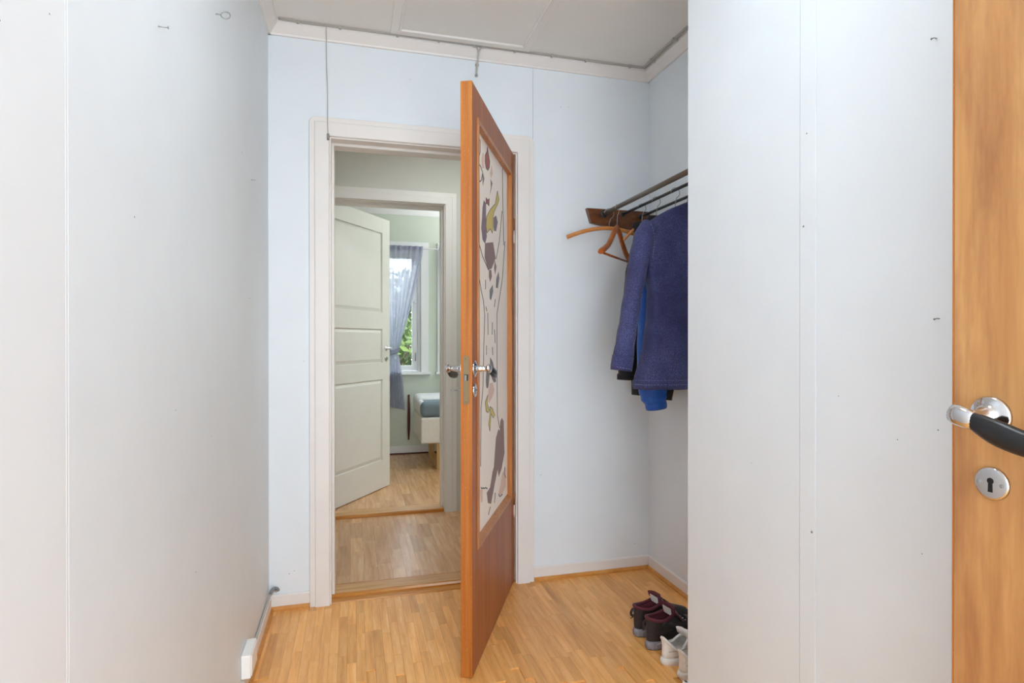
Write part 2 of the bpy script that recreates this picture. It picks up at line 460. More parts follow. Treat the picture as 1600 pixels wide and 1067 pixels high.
# ---- thresholds
t = thing('threshold', (.32, 2.70, 0), 'worn wooden threshold under the open wooden door', 'threshold')
MB().prism([(2.672, 0), (2.672, .016), (2.682, .022), (2.79, .022), (2.80, .012), (2.80, 0)], YZ, -.09, .735).build('sill_board', 'threshold_amber', t)
MB().box((-.089, 2.690, .0215), (.734, 2.775, .0235)).build('worn_top', 'threshold_wood', t)
MB().prism([(2.630, 0), (2.634, .008), (2.665, .010), (2.673, .010), (2.673, 0)], YZ, -.10, .745).build('front_lip', 'threshold_amber', t)
t = thing('threshold', (.2, 3.9, 0), 'pale wooden threshold in the bedroom doorway', 'threshold')
MB().prism([(3.85, 0), (3.85, .02), (3.857, .024), (3.975, .024), (3.98, .012), (3.98, 0)], YZ, -.17, .585).build('sill_board', 'threshold_amber', t)
MB().box((-.169, 3.856, .0235), (.584, 3.974, .0255)).build('worn_top', 'threshold_wood', t)

# ---- bedroom shell
MB().box((-1.4, YC2, -.05), (-1.3, 6.0, 2.6)).build('wall_bedroom_left', 'bedroom_paint', label='pale green left wall of the bedroom', cat='wall', kind=S)
MB().box((2.85, YC2, -.05), (2.95, 6.0, 2.6)).build('wall_bedroom_right', 'bedroom_paint', label='pale green right wall of the bedroom', cat='wall', kind=S)
MB().box((-1.4, YC2, -.05), (-.19, YC2 + .006, 2.6)).box((.61, YC2, -.05), (2.95, YC2 + .006, 2.6)).box((-.19, YC2, 2.07), (.61, YC2 + .006, 2.6)).build('wall_bedroom_near', 'bedroom_paint', label='pale green bedroom side of the doorway wall', cat='wall', kind=S)
W1 = (.02, .66); W2 = (.90, 1.54); WZ = (.80, 2.04)
m = MB()
for a, b in ((-1.4, W1[0]), (W1[1], W2[0]), (W2[1], 2.95)): m.box((a, YW, -.05), (b, YW + .14, 2.6))
for a, b in (W1, W2): m.box((a, YW, -.05), (b, YW + .14, WZ[0])); m.box((a, YW, WZ[1]), (b, YW + .14, 2.6))
m.build('wall_window', 'bedroom_paint', label='pale green bedroom wall with the windows', cat='wall', kind=S)
box('ceiling', (-1.4, 3.9, 2.46), (2.95, 6.1, 2.62), 'bedroom_white', label='white ceiling of the bedroom', cat='ceiling', kind=S)
MB().prism([(YW - a, z - .03) for a, z in [(0, 2.41), (.012, 2.41), (.05, 2.46), (.05, 2.495), (0, 2.495)]], YZ, -1.3, 2.85).build('trim_6', 'bedroom_white', label='white crown moulding above the bedroom window', cat='moulding', kind=S)
b = MB().box((-1.3, YW - .012, .018), (2.85, YW, .085)).build('baseboard_bedroom', 'bedroom_white', label='pale baseboard below the bedroom window', cat='baseboard', kind=S)
MB().box((-1.3, YW - .022, 0), (2.85, YW, .018)).build('shoe_moulding', 'dark_red_wood', b)
def window(n, x0, x1, label):
    z0, z1 = WZ
    t = thing('window_%d' % n, ((x0 + x1) / 2, YW, z0), label, 'window', kind=S)
    wc = .075
    # casing on the room face, four boards
    for nm, a, b in (('casing', (x0 - wc, YW - .02, z0 + .02), (x0, YW, z1 + wc)), ('casing', (x1, YW - .02, z0 + .02), (x1 + wc, YW, z1 + wc)), ('casing', (x0, YW - .02, z1), (x1, YW, z1 + wc))):
        box(nm, a, b, 'bedroom_white', t, bevel=.003)
    box('sill', (x0 - wc - .02, YW - .06, z0 - .005), (x1 + wc + .02, YW + .03, z0 + .02), 'bedroom_white', t, bevel=.004)
    f = .03
    MB().box((x0, YW + .02, z0), (x0 + f, YW + .10, z1)).box((x1 - f, YW + .02, z0), (x1, YW + .10, z1)).box((x0 + f, YW + .02, z0), (x1 - f, YW + .10, z0 + f)).box((x0 + f, YW + .02, z1 - f), (x1 - f, YW + .10, z1)).build('frame', 'bedroom_white', t, bevel=.002)
    a, b, c, d, w = x0 + f + .003, x1 - f - .003, z0 + f + .003, z1 - f - .003, .05
    sash = MB().box((a, YW + .035, c), (a + w, YW + .08, d)).box((b - w, YW + .035, c), (b, YW + .08, d)).box((a + w, YW + .035, c), (b - w, YW + .08, c + w)).box((a + w, YW + .035, d - w), (b - w, YW + .08, d)).build('sash', 'bedroom_white', t, bevel=.004)
    MB().box((a + w, YW + .055, c + w), (b - w, YW + .058, d - w)).build('pane', 'glass', t)
    h = MB().tube([(b - .018, YW + .03, z0 + .13), (b - .018, YW + .015, z0 + .15), (b - .018, YW + .012, z0 + .21)], .006).build('window_handle', 'steel', t)
    MB().lathe([(0, .014), (.02, .014), (.022, .008)], (b - .02, YW + .036, z0 + .72), (0, -1, 0)).build('catch', 'bedroom_white', t)
window(1, *W1, 'white casement window behind the tied grey curtain')
window(2, *W2, 'white window casing at the right edge of the bedroom view')

# ---- outdoors
MB().box((-15, 6.3, -1.0), (20, 40, -.9)).build('ground', 'grass_ground', label='lawn outside the bedroom window', cat='ground', kind=S)
def tree(x, y, h, r, n, label, seed):
    rn = random.Random(seed)
    t = thing('tree', (x, y, -.9), label, 'tree', 'trees outside the bedroom window')
    MB().tube([(x, y, -.9), (x + .1, y, h * .4), (x, y + .1, h * .8)], [.16, .11, .04], 8).build('trunk', 'bark', t)
    m = MB()
    for i in range(n):
        while True:
            p = Vector((rn.uniform(-1, 1), rn.uniform(-1, 1), rn.uniform(-1, 1)))
            if .35 < p.length < 1: break
        q = Vector((x + p.x * r, y + p.y * r * .8, h * .42 + p.z * h * .58))
        a = Vector((rn.gauss(0, 1), rn.gauss(0, 1), rn.gauss(0, 1))).normalized(); b = a.orthogonal().normalized()
        s = rn.uniform(.05, .10)
        m.add([q - a * s, q + b * s * .5, q + a * s, q - b * s * .5], [(0, 1, 2, 3)])
    m.build('foliage', 'leaf_green', t, kind='stuff')
tree(.7, 9.6, 2.3, 1.7, 6500, 'light green leafy tree nearest the bedroom window', 1)
tree(4.6, 11.5, 2.7, 2.0, 4500, 'light green tree to the right outside the bedroom', 2)
tree(-3.0, 11.0, 2.6, 1.9, 4500, 'light green tree to the left outside the bedroom', 4)

# ================================================================== doors
def handle(parent, o, n, t, up=(0, 0, 1), length=.115, k=1.0, door=''):
    """lever handle at o on a face with outward normal n, grip running along t"""
    o, n, t, u = Vector(o), Vector(n).normalized(), Vector(t).normalized(), Vector(up)
    t = (t - u * .28).normalized(); u = n.cross(t) if n.cross(t).z > 0 else t.cross(n)
    h = MB().lathe([(0, .0285), (.003, .0285), (.0055, .0265), (.0065, .019), (.009, .0165), (.011, .0125), (.03, .0095), (.047, .009)], o, n, 28).build('lever_handle', 'chrome', parent)
    e = o + n * .052
    MB().tube([e - t * .024 - n * .004, e - t * .018, e - t * .008, e + t * .004, e + t * .016], [(.004, .003), (.0125, .007), (.0155, .009), (.0145, .009), (.0125, .008)], 16, up=u).build('lever_shoe', 'chrome', h)
    pts, rr = [], []
    for i in range(13):
        q = i / 12
        p = e + t * (.004 + length * q) + n * (.004 * math.sin(q * 3.1)) + u * (-.004 * math.sin(q * 3.14) + .002)
        pts.append(p); rr.append((.0095 + .009 * math.sin(min(1, q * 2.2) * math.pi / 2) - .004 * q ** 3 * 1.5, .0062 + .0036 * math.sin(q * 2.6)))
    MB().tube([e - t * .012] + pts + [pts[-1] + t * .004], [(.010, .0065)] + rr + [(.006, .004)], 16, up=u).build('grip', 'black_grip', h)
    return h
def keyplate(parent, o, n, t):
    o, n, t = Vector(o), Vector(n).normalized(), Vector(t).normalized()
    p = MB().lathe([(0, .0235), (.003, .0235), (.0045, .022), (.005, .020), (.005, 0)], o, n, 32).build('key_plate', 'chrome', parent)
    u = Vector((0, 0, 1))
    def fr(a, b, d): return o + t * a + u * b + n * d
    MB().prism(arc(0, .004, .0045, -50, 230, 10) + [(-.0032, -.012), (.0032, -.012)], fr, .0048, .0054).build('keyhole', 'dark_hole', p)
    for s in (-1, 1):
        MB().lathe([(0, .003), (.001, .0028), (.0015, .0015)], o + t * s * .0155 + n * .005, n, 10).build('screw', 'hole_grey', p)
    return p

# ---- door 1: open wooden door with a painted panel
HG = Vector((.386, 1.924, 0)); DD = Vector((.43, .903, 0)).normalized(); NN = Vector((DD.y, -DD.x, 0))
def D1(s, z, d): return HG + DD * s + NN * d + Vector((0, 0, z))       # s from the free edge, d out of the visible face
d1 = thing('door_1', HG + DD * .4, 'open brown wooden door with a painted cream panel', 'door', kind=S)
def dslab(name, s0, s1, z0, z1, d0, d1_, mat, parent, bevel=.0015):
    return MB().prism([(s0, z0), (s1, z0), (s1, z1), (s0, z1)], D1, d0, d1_).build(name, mat, parent, bevel=bevel)
Z0, Z1, TH = .006, 2.008, -.040
CS0, CS1, CZ0, CZ1 = .078, .742, .418, 1.905
dslab('stile', .002, CS0, Z0, Z1, TH, 0, 'door_wood', d1)
dslab('stile', CS1, .80, Z0, Z1, TH, 0, 'door_wood', d1)
dslab('rail', CS0, CS1, CZ1, Z1, TH, 0, 'door_wood', d1)
dslab('rail', CS0, CS1, Z0, CZ0, TH, 0, 'door_wood', d1)
dslab('edge_strip', -.001, .002, Z0, Z1, TH, 0, 'door_wood_edge', d1, .001)
def D1b(s, z, d): return D1(s, z, d)
pan = dslab('panel', CS0 - .005, CS1 + .005, CZ0 - .005, CZ1 + .005, -.024, -.018, 'panel_cream', d1, 0)
w = .022
dslab('moulding', CS0 - .006, CS0 + .012, CZ0 - .006, CZ1 + .006, -.018, .005, 'moulding_wood', d1)
dslab('moulding', CS1 - .010, CS1 + .006, CZ0 - .006, CZ1 + .006, -.018, .003, 'moulding_wood', d1)
dslab('moulding', CS0 + .012, CS1 - .010, CZ1 - .010, CZ1 + .006, -.018, .003, 'moulding_wood', d1)
MB().prism([(CZ0 - .008, -.018), (CZ0 - .008, .003), (CZ0, .004), (CZ0 + .016, -.018)], lambda z, d, s: D1(s, z, d), CS0 + .012, CS1 - .010).build('moulding', 'moulding_wood', d1)
SHAPES=[
('red', [(0.311, 1.887), (0.326, 1.871), (0.356, 1.844), (0.349, 1.819), (0.321, 1.799), (0.289, 1.798), (0.271, 1.819), (0.274, 1.845), (0.303, 1.867)]),
('peach', [(0.232, 1.841), (0.253, 1.841), (0.257, 1.789), (0.221, 1.778), (0.215, 1.814)]),
('peach', [(0.388, 1.84), (0.412, 1.813), (0.383, 1.785), (0.361, 1.799)]),
('olive', [(0.232, 1.769), (0.26, 1.752), (0.238, 1.718), (0.229, 1.743)]),
('olive', [(0.372, 1.779), (0.408, 1.772), (0.364, 1.717), (0.379, 1.751)]),
('red', [(0.288, 1.685), (0.318, 1.683), (0.345, 1.696), (0.34, 1.665), (0.31, 1.668), (0.288, 1.663)]),
('mauve', [(0.252, 1.667), (0.288, 1.663), (0.288, 1.609), (0.295, 1.555), (0.303, 1.54), (0.273, 1.506), (0.231, 1.515), (0.21, 1.555), (0.224, 1.596), (0.231, 1.634)]),
('yellow', [(0.504, 1.765), (0.539, 1.738), (0.513, 1.714), (0.436, 1.662), (0.414, 1.631), (0.419, 1.598), (0.403, 1.57), (0.363, 1.58), (0.303, 1.553), (0.285, 1.575), (0.295, 1.613), (0.364, 1.657), (0.461, 1.702)]),
('mauve', [(0.427, 1.636), (0.478, 1.657), (0.512, 1.636), (0.478, 1.591), (0.436, 1.586)]),
('brown', [(0.273, 1.509), (0.419, 1.536), (0.469, 1.478), (0.394, 1.427), (0.332, 1.413), (0.266, 1.453)]),
('brown', [(0.343, 1.413), (0.382, 1.421), (0.394, 1.394), (0.363, 1.37), (0.34, 1.388)]),
('brown', [(0.452, 1.465), (0.486, 1.445), (0.46, 1.411), (0.44, 1.433)]),
('grey', [(0.53, 1.429), (0.544, 1.402), (0.512, 1.357), (0.474, 1.357), (0.486, 1.396)]),
('grey', [(0.355, 1.337), (0.41, 1.362), (0.418, 1.335), (0.378, 1.298), (0.355, 1.303)]),
('grey', [(0.362, 1.071), (0.41, 1.052), (0.459, 1.005), (0.476, 0.966), (0.434, 0.966), (0.401, 0.982), (0.362, 1.021)]),
('grey', [(0.294, 1.024), (0.354, 1.008), (0.334, 0.963), (0.319, 0.951), (0.294, 0.956), (0.286, 0.98)]),
('peach', [(0.354, 0.968), (0.409, 0.967), (0.442, 0.934), (0.401, 0.907), (0.338, 0.893), (0.323, 0.927)]),
('yellow', [(0.316, 0.926), (0.272, 0.903), (0.286, 0.866), (0.323, 0.857), (0.346, 0.862), (0.308, 0.893)]),
('yellow', [(0.355, 0.876), (0.406, 0.862), (0.45, 0.829), (0.417, 0.823), (0.377, 0.845), (0.353, 0.779), (0.333, 0.808), (0.358, 0.851)]),
('brown', [(0.601, 0.799), (0.64, 0.779), (0.659, 0.634), (0.591, 0.578), (0.531, 0.559), (0.51, 0.595), (0.458, 0.555), (0.376, 0.486), (0.322, 0.504), (0.3, 0.55), (0.36, 0.555), (0.408, 0.607), (0.433, 0.622), (0.475, 0.732), (0.528, 0.763), (0.555, 0.748), (0.568, 0.789)]),
('peach', [(0.61, 0.555), (0.689, 0.563), (0.688, 0.48), (0.6, 0.465), (0.527, 0.481), (0.563, 0.511)]),
('peach', [(0.19, 0.589), (0.228, 0.581), (0.228, 0.537), (0.194, 0.54)]),
]
LINES=[
[(0.167, 1.877), (0.191, 1.871), (0.191, 1.831), (0.168, 1.794)],
[(0.168, 1.783), (0.204, 1.777), (0.232, 1.766), (0.211, 1.732), (0.184, 1.719), (0.169, 1.727)],
[(0.168, 1.495), (0.231, 1.452), (0.332, 1.413)],
[(0.604, 1.702), (0.548, 1.564), (0.477, 1.476)],
[(0.671, 1.581), (0.613, 1.41), (0.538, 1.306), (0.494, 1.25), (0.494, 1.152), (0.497, 0.955), (0.501, 0.824), (0.549, 0.764)],
[(0.17, 1.376), (0.203, 1.327), (0.244, 1.287), (0.265, 1.233), (0.251, 1.138), (0.236, 0.974), (0.229, 0.946), (0.202, 0.884), (0.194, 0.674)],
[(0.284, 1.266), (0.302, 1.251)],
[(0.317, 1.245), (0.324, 1.16)],
[(0.402, 1.211), (0.397, 1.161)],
[(0.46, 1.307), (0.443, 1.275)],
[(0.443, 1.182), (0.459, 1.127)],
[(0.294, 1.118), (0.294, 1.082)],
[(0.402, 1.11), (0.41, 1.079)],
[(0.201, 0.595), (0.214, 0.587), (0.231, 0.586), (0.249, 0.579), (0.274, 0.576), (0.307, 0.564)],
[(0.458, 0.509), (0.441, 0.472)],
[(0.36, 0.478), (0.329, 0.457)],
[(0.669, 0.571), (0.649, 0.546), (0.689, 0.518)],
[(0.527, 0.484), (0.554, 0.468), (0.61, 0.463)],
[(0.28, 1.369), (0.277, 1.333)],
[(0.614, 1.892), (0.623, 1.74), (0.642, 1.558)],
]

nsh = 0
for c, pts in SHAPES:
    nsh += 1
    MB().prism([(max(CS0 + .014, min(CS1 - .012, s)), z) for s, z in pts], D1, -.0181, -.0174 + .00005 * (nsh % 5)).build('painted_patch', 'paint_' + c, pan)
for pts in LINES:
    P3 = [D1(max(CS0 + .014, min(CS1 - .012, s)), z, -.0172) for s, z in pts]
    Q = []
    for i in range(len(P3) - 1):
        for k in range(4): Q.append(P3[i].lerp(P3[i + 1], k / 4))
    Q.append(P3[-1])
    MB().tube(Q, .0012, 5, up=NN, flat=2.2).build('painted_line', 'paint_line', pan)
# outlines round the larger patches
for c, pts in SHAPES:
    if c in ('yellow', 'red'):
        P3 = [D1(s, z, -.0170) for s, z in pts]
        MB().tube(P3, .0009, 4, up=NN, closed=True, flat=2.0).build('painted_line', 'paint_line', pan)
handle(d1, D1(.030, 1.042, 0), NN, DD, length=.10)
handle(d1, D1(.030, 1.042, TH), -NN, DD, length=.10)
keyplate(d1, D1(.030, .968, 0), NN, DD)
# lock forend on the free edge
def E1(a, z, d): return HG + NN * (-.020 + a) + Vector((0, 0, z)) - DD * d
lp = MB().prism(arc(0, 1.078, .010, 0, 180, 6) + arc(0, .932, .010, 180, 360, 6), E1, 0, .0028).build('lock_plate', 'brass', d1)
MB().prism([(-.006, 1.003), (.006, 1.003), (.006, 1.024), (-.006, 1.024)], E1, .002, .0034).build('latch_slot', 'dark_hole', lp)
MB().prism([(-.004, 1.004), (.003, 1.004), (.003, 1.022), (-.004, 1.022)], E1, .002, .008).build('latch_bolt', 'steel', lp)
for z in (1.076, .934):
    MB().lathe([(0, .0038), (.001, .0035), (.0014, .002)], E1(0, z, .0028), -DD, 10).build('screw', 'brass', lp)
# key in the hidden side
k = MB().tube([D1(.03, .968, TH), D1(.03, .968, TH - .026)], .0028, 8).build('key', 'steel', d1)
MB().tube([D1(.03, .968, TH - .026) + DD * (.011 * math.cos(a * math.pi / 5)) - NN * .009 + NN * .009 * math.sin(a * math.pi / 5) for a in range(10)], .002, 6, closed=True, up=(0, 0, 1)).build('key_bow', 'steel', k)
for z in (1.655, .365):
    hp = D1(.806, 0, -.002) + Vector((0, 0, z))
    hh = MB().lathe([(0, .0065), (.05, .0065), (.053, .004), (.056, .004)], hp, (0, 0, 1), 14).build('hinge', 'hinge_brass', d1)
    MB().lathe([(0, .0065), (-.05, .0065), (-.056, .004), (-.062, .0025)], hp - Vector((0, 0, .001)), (0, 0, 1), 14).build('hinge_socket', 'trim_white', hh)
    MB().box((hp.x - .002, hp.y - .003, z), (hp.x + .002, hp.y + .0, z + .05)).build('hinge_leaf', 'hinge_brass', hh)

# ---- door 2: white panelled bedroom door
P2 = Vector((.279, 4.656, 0)); D2d = Vector((-.566, -.825, 0)).normalized(); N2 = Vector((-D2d.y, D2d.x, 0))
def D2(s, z, d): return P2 + D2d * s + N2 * d + Vector((0, 0, z))
d2 = thing('door_2', P2 + D2d * .4, 'open white panelled bedroom door', 'door', kind=S)
def slab2(name, s0, s1, z0, z1, d0, d1_, bevel=.0006, mat='door_white'):
    return MB().prism([(s0, z0), (s1, z0), (s1, z1), (s0, z1)], D2, d0, d1_).build(name, mat, d2, bevel=bevel)
slab2('stile', 0, .104, .01, 2.068, -.04, 0); slab2('stile', .712, .81, .01, 2.068, -.04, 0)
rails = [(.01, .225), (.84, .968), (1.222, 1.35), (1.955, 2.068)]
for a, b in rails: slab2('rail', .104, .712, a, b, -.04, 0)
for (a, b) in ((.225, .84), (.968, 1.222), (1.35, 1.955)):
    p = slab2('panel', .10, .716, a - .004, b + .004, -.030, -.012, 0)
    # raised field with sloping margins
    i = .028
    o4 = [(.106, a + .002), (.710, a + .002), (.710, b - .002), (.106, b - .002)]; i4 = [(.104 + i, a + i), (.712 - i, a + i), (.712 - i, b - i), (.104 + i, b - i)]
    MB().add([D2(s, z, -.012) for s, z in o4] + [D2(s, z, -.002) for s, z in i4], [(0, 1, 5, 4), (1, 2, 6, 5), (2, 3, 7, 6), (3, 0, 4, 7), (4, 5, 6, 7)]).build('panel_field', 'door_white', p)
h = MB().lathe([(0, .02), (.003, .02), (.006, .01), (.045, .008)], D2(.05, 1.076, 0), N2, 16).build('lever_handle', 'chrome', d2)
MB().tube([D2(.05, 1.076, .045), D2(.06, 1.076, .05), D2(.15, 1.074, .05)], [.007, .008, .006], 10).build('grip', 'chrome', h)
h = MB().lathe([(0, .02), (.003, .02), (.006, .01), (.045, .008)], D2(.05, 1.076, -.04), -N2, 16).build('lever_handle', 'chrome', d2)
MB().tube([D2(.05, 1.076, -.085), D2(.06, 1.076, -.09), D2(.15, 1.074, -.09)], [.007, .008, .006], 10).build('grip', 'chrome', h)
keyplate(d2, D2(.05, .997, 0), N2, D2d)

# ---- door 3: the near wooden door on the right, opened against the partition
X3 = .886
d3 = thing('door_3', (X3, .3, 0), 'near orange-brown wooden door at the right edge', 'door', kind=S)
box('leaf', (X3 + .0005, -.125, .008), (X3 + .04, .685, 2.02), 'door_wood_right', d3, bevel=.0015)
box('edge_strip', (X3 + .0005, .685, .008), (X3 + .04, .6875, 2.02), 'door_wood_edge', d3, bevel=.001)
handle(d3, (X3, .630, 1.030), (-1, 0, 0), (0, -1, 0), length=.125)
keyplate(d3, (X3, .6275, .9335), (-1, 0, 0), (0, 1, 0))

# ================================================================== ceiling things
t = thing('attic_hatch', (.47, 2.2, ZC - .012), 'white square hatch with raised frame on the hall ceiling', 'hatch')
HX0, HX1, HY0, HY1, HW = .20, .744, 1.99, 2.535, .041
box('panel', (HX0 - .01, HY0 - .01, ZC - .004), (HX1 + .01, HY1 + .01, ZC + .002), 'ceiling_paint', t)
def strip4(name, z0, o, w, mat, bev):
    a0, a1, b0, b1 = HX0 - o, HX1 + o, HY0 - o, HY1 + o
    for p in ([(a0 - w, b0 - w), (a1 + w, b0 - w), (a1, b0), (a0, b0)], [(a0 - w, b1 + w), (a1 + w, b1 + w), (a1, b1), (a0, b1)],
              [(a0 - w, b0 - w), (a0, b0), (a0, b1), (a0 - w, b1 + w)], [(a1 + w, b0 - w), (a1, b0), (a1, b1), (a1 + w, b1 + w)]):
        MB().prism(p, lambda x, y, d: (x, y, d), z0, ZC + .001).build(name, mat, t, bevel=bev)
strip4('frame_board', ZC - .008, .006, HW - .006, 'ceiling_paint', .0015)
strip4('frame_bead', ZC - .013, -.002, .010, 'trim_white', .004)
def cable(name, pts, r, mat, parent=None, **kw):
    P = [Vector(p) for p in pts]; Q = []
    for i in range(len(P) - 1):
        for k in range(5):
            q = k / 5; p0, p1, p2, p3 = P[max(i - 1, 0)], P[i], P[i + 1], P[min(i + 2, len(P) - 1)]
            Q.append(.5 * ((2 * p1) + (p2 - p0) * q + (2 * p0 - 5 * p1 + 4 * p2 - p3) * q * q + (3 * p1 - p0 - 3 * p2 + p3) * q ** 3))
    Q.append(P[-1])
    return MB().tube(Q, r, 6).build(name, mat, parent, **kw)
yc = YB - .044
t = thing('cable', (.5, yc, 2.46), 'thin grey cable clipped along the back wall crown moulding', 'cable')
cable('cable_run', [(-.295, yc - .004, 2.4655), (-.2, yc, 2.4645), (.1, yc, 2.4655), (.545, yc, 2.4645), (.9, yc, 2.4655), (1.2, yc, 2.4645), (1.36, yc, 2.4655), (1.378, yc - .01, 2.464)], .003, 'cable_white', t)
cable('cable_run', [(-.295, yc - .012, 2.4665), (-.1, yc - .007, 2.4665), (.3, yc - .007, 2.466), (.8, yc - .007, 2.4665), (1.1, yc - .007, 2.466), (1.37, yc - .010, 2.4665)], .0024, 'cable_white', t)
for x in (-.22, -.05, .19, .37, .53, .57, .72, .90, 1.07, 1.3):
    MB().box((x - .005, yc - .010, 2.459), (x + .005, yc + .005, 2.4705)).build('cable_clip', 'cable_white', t, bevel=.001)
t = thing('cable', (1.385, 2.2, 2.46), 'two white cables clipped above the alcove end wall', 'cable')
for i, (xo, zo) in enumerate(((1.379, 2.4645), (1.368, 2.4652))):
    cable('cable_run', [(1.372, yc - .012 - .004 * i, 2.464), (xo, yc - .03, zo), (xo, 2.3, zo), (xo, 2.0, zo), (xo, 1.61, zo)], .0042, 'cable_white', t)
for y in (2.5, 2.3, 2.1, 1.9):
    MB().box((1.361, y - .005, 2.458), (1.386, y + .005, 2.4705)).build('cable_clip', 'cable_white', t, bevel=.001)
t = thing('cable', (-.10, YB - .05, 2.0), 'thin cable hanging from the crown moulding to the door casing', 'cable')
cable('cable_run', [(-.106, yc, 2.463), (-.106, YB - .043, 2.45), (-.107, YB - .012, 2.41), (-.106, YB - .004, 2.3), (-.103, YB - .004, 2.2), (-.1025, YB - .0045, 2.115), (-.102, YB - .017, 2.09), (-.102, YB - .0225, 2.06), (-.100, YB - .0225, 2.02)], .0022, 'cable_white', t)
box('contact', (-.105, YB - .030, 1.992), (-.095, YB - .018, 2.018), 'hole_grey', t, bevel=.002)
t = thing('lamp_hook', (.55, YB - .03, 2.34), 'white forked cable end hanging above the wooden door', 'cable')
cable('fork', [(.535, yc - .002, 2.462), (.547, yc - .002, 2.450), (.5515, YB - .036, 2.43)], .0032, 'cable_white', t)
cable('fork', [(.568, yc - .002, 2.462), (.556, yc - .002, 2.450), (.5515, YB - .036, 2.43)], .0032, 'cable_white', t)
cable('stem', [(.5515, YB - .036, 2.43), (.551, YB - .03, 2.41), (.548, YB - .022, 2.385), (.546, YB - .02, 2.35)], .0045, 'cable_white', t)
MB().lathe([(0, .003), (.002, .007), (.010, .007), (.013, .004)], (.545, YB - .021, 2.337), (0, 0, 1), 12).build('connector', 'steel', t)
box('cable_clip', (.540, YB - .026, 2.388), (.556, YB - .016, 2.395), 'cable_white', t)

# ================================================================== nails and marks on the walls
t = thing('nail', (XL, 1.194, 1.708), 'thin nail sticking out high on the left wall', 'nail')
MB().tube([(XL - .002, 1.194, 1.709), (XL + .0155, 1.196, 1.710)], .0011, 6).build('shank', 'steel', t)
MB().lathe([(0, .0028), (.001, .0028)], (XL + .0155, 1.196, 1.710), (1, 0, 0), 10).build('head', 'steel', t)
e = MB().tube([(XL - .002, 1.659, 1.981), (XL + .006, 1.66, 1.982), (XL + .012, 1.66, 1.982)] , .0016, 6)
e.tube([(XL + .023 - .011 * math.cos(a * math.pi / 8), 1.66 + .004 * math.sin(a * math.pi / 8), 1.982 + .011 * math.sin(a * math.pi / 8)) for a in range(16)], .0017, 6, closed=True, up=(0, 1, 0))
e.build('screw_eye', 'steel', label='small metal screw eye near the top of the left wall', cat='hook')
t = thing('nail', (XL, 2.197, 1.695), 'short nail in the middle of the left wall near the corner', 'nail')
MB().tube([(XL - .002, 2.197, 1.696), (XL + .013, 2.197, 1.696)], .0011, 6).build('shank', 'steel', t)
MB().lathe([(0, .0025), (.001, .0025)], (XL + .013, 2.197, 1.696), (1, 0, 0), 8).build('head', 'steel', t)
for i, (y, z, lb) in enumerate(((.804, 1.674, 'bent nail stub high on the partition wall by the near door'), (.798, 1.177, 'tiny nail stub at mid height on the partition wall'))):
    t = thing('nail', (XP, y, z - .004), lb, 'nail')
    MB().tube([(XP + .002, y, z), (XP - .006, y, z + .0005), (XP - .009, y + .002, z - .001)], .0011, 6).build('shank', 'steel', t)
    MB().lathe([(0, .002), (.001, .0016)], (XP - .009, y + .002, z - .001), (-1, .2, -.1), 8).build('head', 'hole_grey', t)
def holes(wall, axis, base, sgn, pts):
    for p in pts:
        a, z, r = p
        o = (base, a, z) if axis == 0 else (a, base, z)
        n = (sgn, 0, 0) if axis == 0 else (0, sgn, 0)
        MB().lathe([(-.001, r), (.0003, r), (.0004, r * .5)], o, n, 7).build('nail_hole', 'hole_grey', wall)
holes(wl, 0, XL, 1, [(2.167, 1.283, .0025), (1.073, 1.339, .0016), (2.028, 1.738, .0022), (1.45, .62, .0014), (2.45, .52, .002), (2.30, .70, .0016), (1.6, .9, .0012), (1.3, 1.0, .0013)])
holes(wl, 0, -.3404, 1, [(.62, 1.30, .0016), (.70, 1.46, .0012), (.80, 1.52, .0011), (.77, 1.62, .0016)])
holes(wb, 1, YB, -1, [(-.26, .15, .0022), (-.24, .16, .0018), (-.20, 1.05, .0015), (.25, 2.3, .0016)])
holes(wb, 1, YB - .0015, -1, [(1.35, .13, .002), (1.37, .125, .0016), (.96, 2.25, .0018), (1.0, 2.255, .0014), (.86, .5, .0018), (1.2, 1.2, .0012)])
holes(wp, 0, XP - .001, -1, [(1.094, .706, .003), (1.11, 1.61, .0018), (1.12, 1.40, .0026)])
holes(wp, 0, XP, -1, [(1.02, 1.02, .0012), (.88, .95, .0013), (.80, .98, .0014), (1.3, .82, .001), (.83, .75, .0012)])

# ================================================================== power socket and cable at the left baseboard
t = thing('socket_box', (XL + .02, 2.05, .07), 'small white surface socket box above the left baseboard', 'socket')
box('housing', (XL + .0005, 1.985, .075), (XL + .030, 2.10, .150), 'plastic_white', t, bevel=.004)
box('cover', (XL + .029, 1.992, .080), (XL + .033, 2.093, .145), 'plastic_white', t, bevel=.002)
t = thing('wall_cable', (XL + .005, 2.3, .071), 'grey-white cable lying on top of the left baseboard', 'cable')
cable('cable_run', [(XL + .006, 2.10, .080), (XL + .006, 2.2, .0755), (XL + .006, 2.4, .0755), (XL + .006, 2.55, .078), (XL + .012, 2.60, .088), (XL + .022, 2.620, .09), (XL + .03, 2.631, .082)], .0045, 'cable_white', t)
cable('corner_bend', [(XL + .010, 2.59, .092), (XL + .018, 2.615, .101), (XL + .032, 2.628, .096), (XL + .038, 2.632, .084)], .006, 'hole_grey', t)

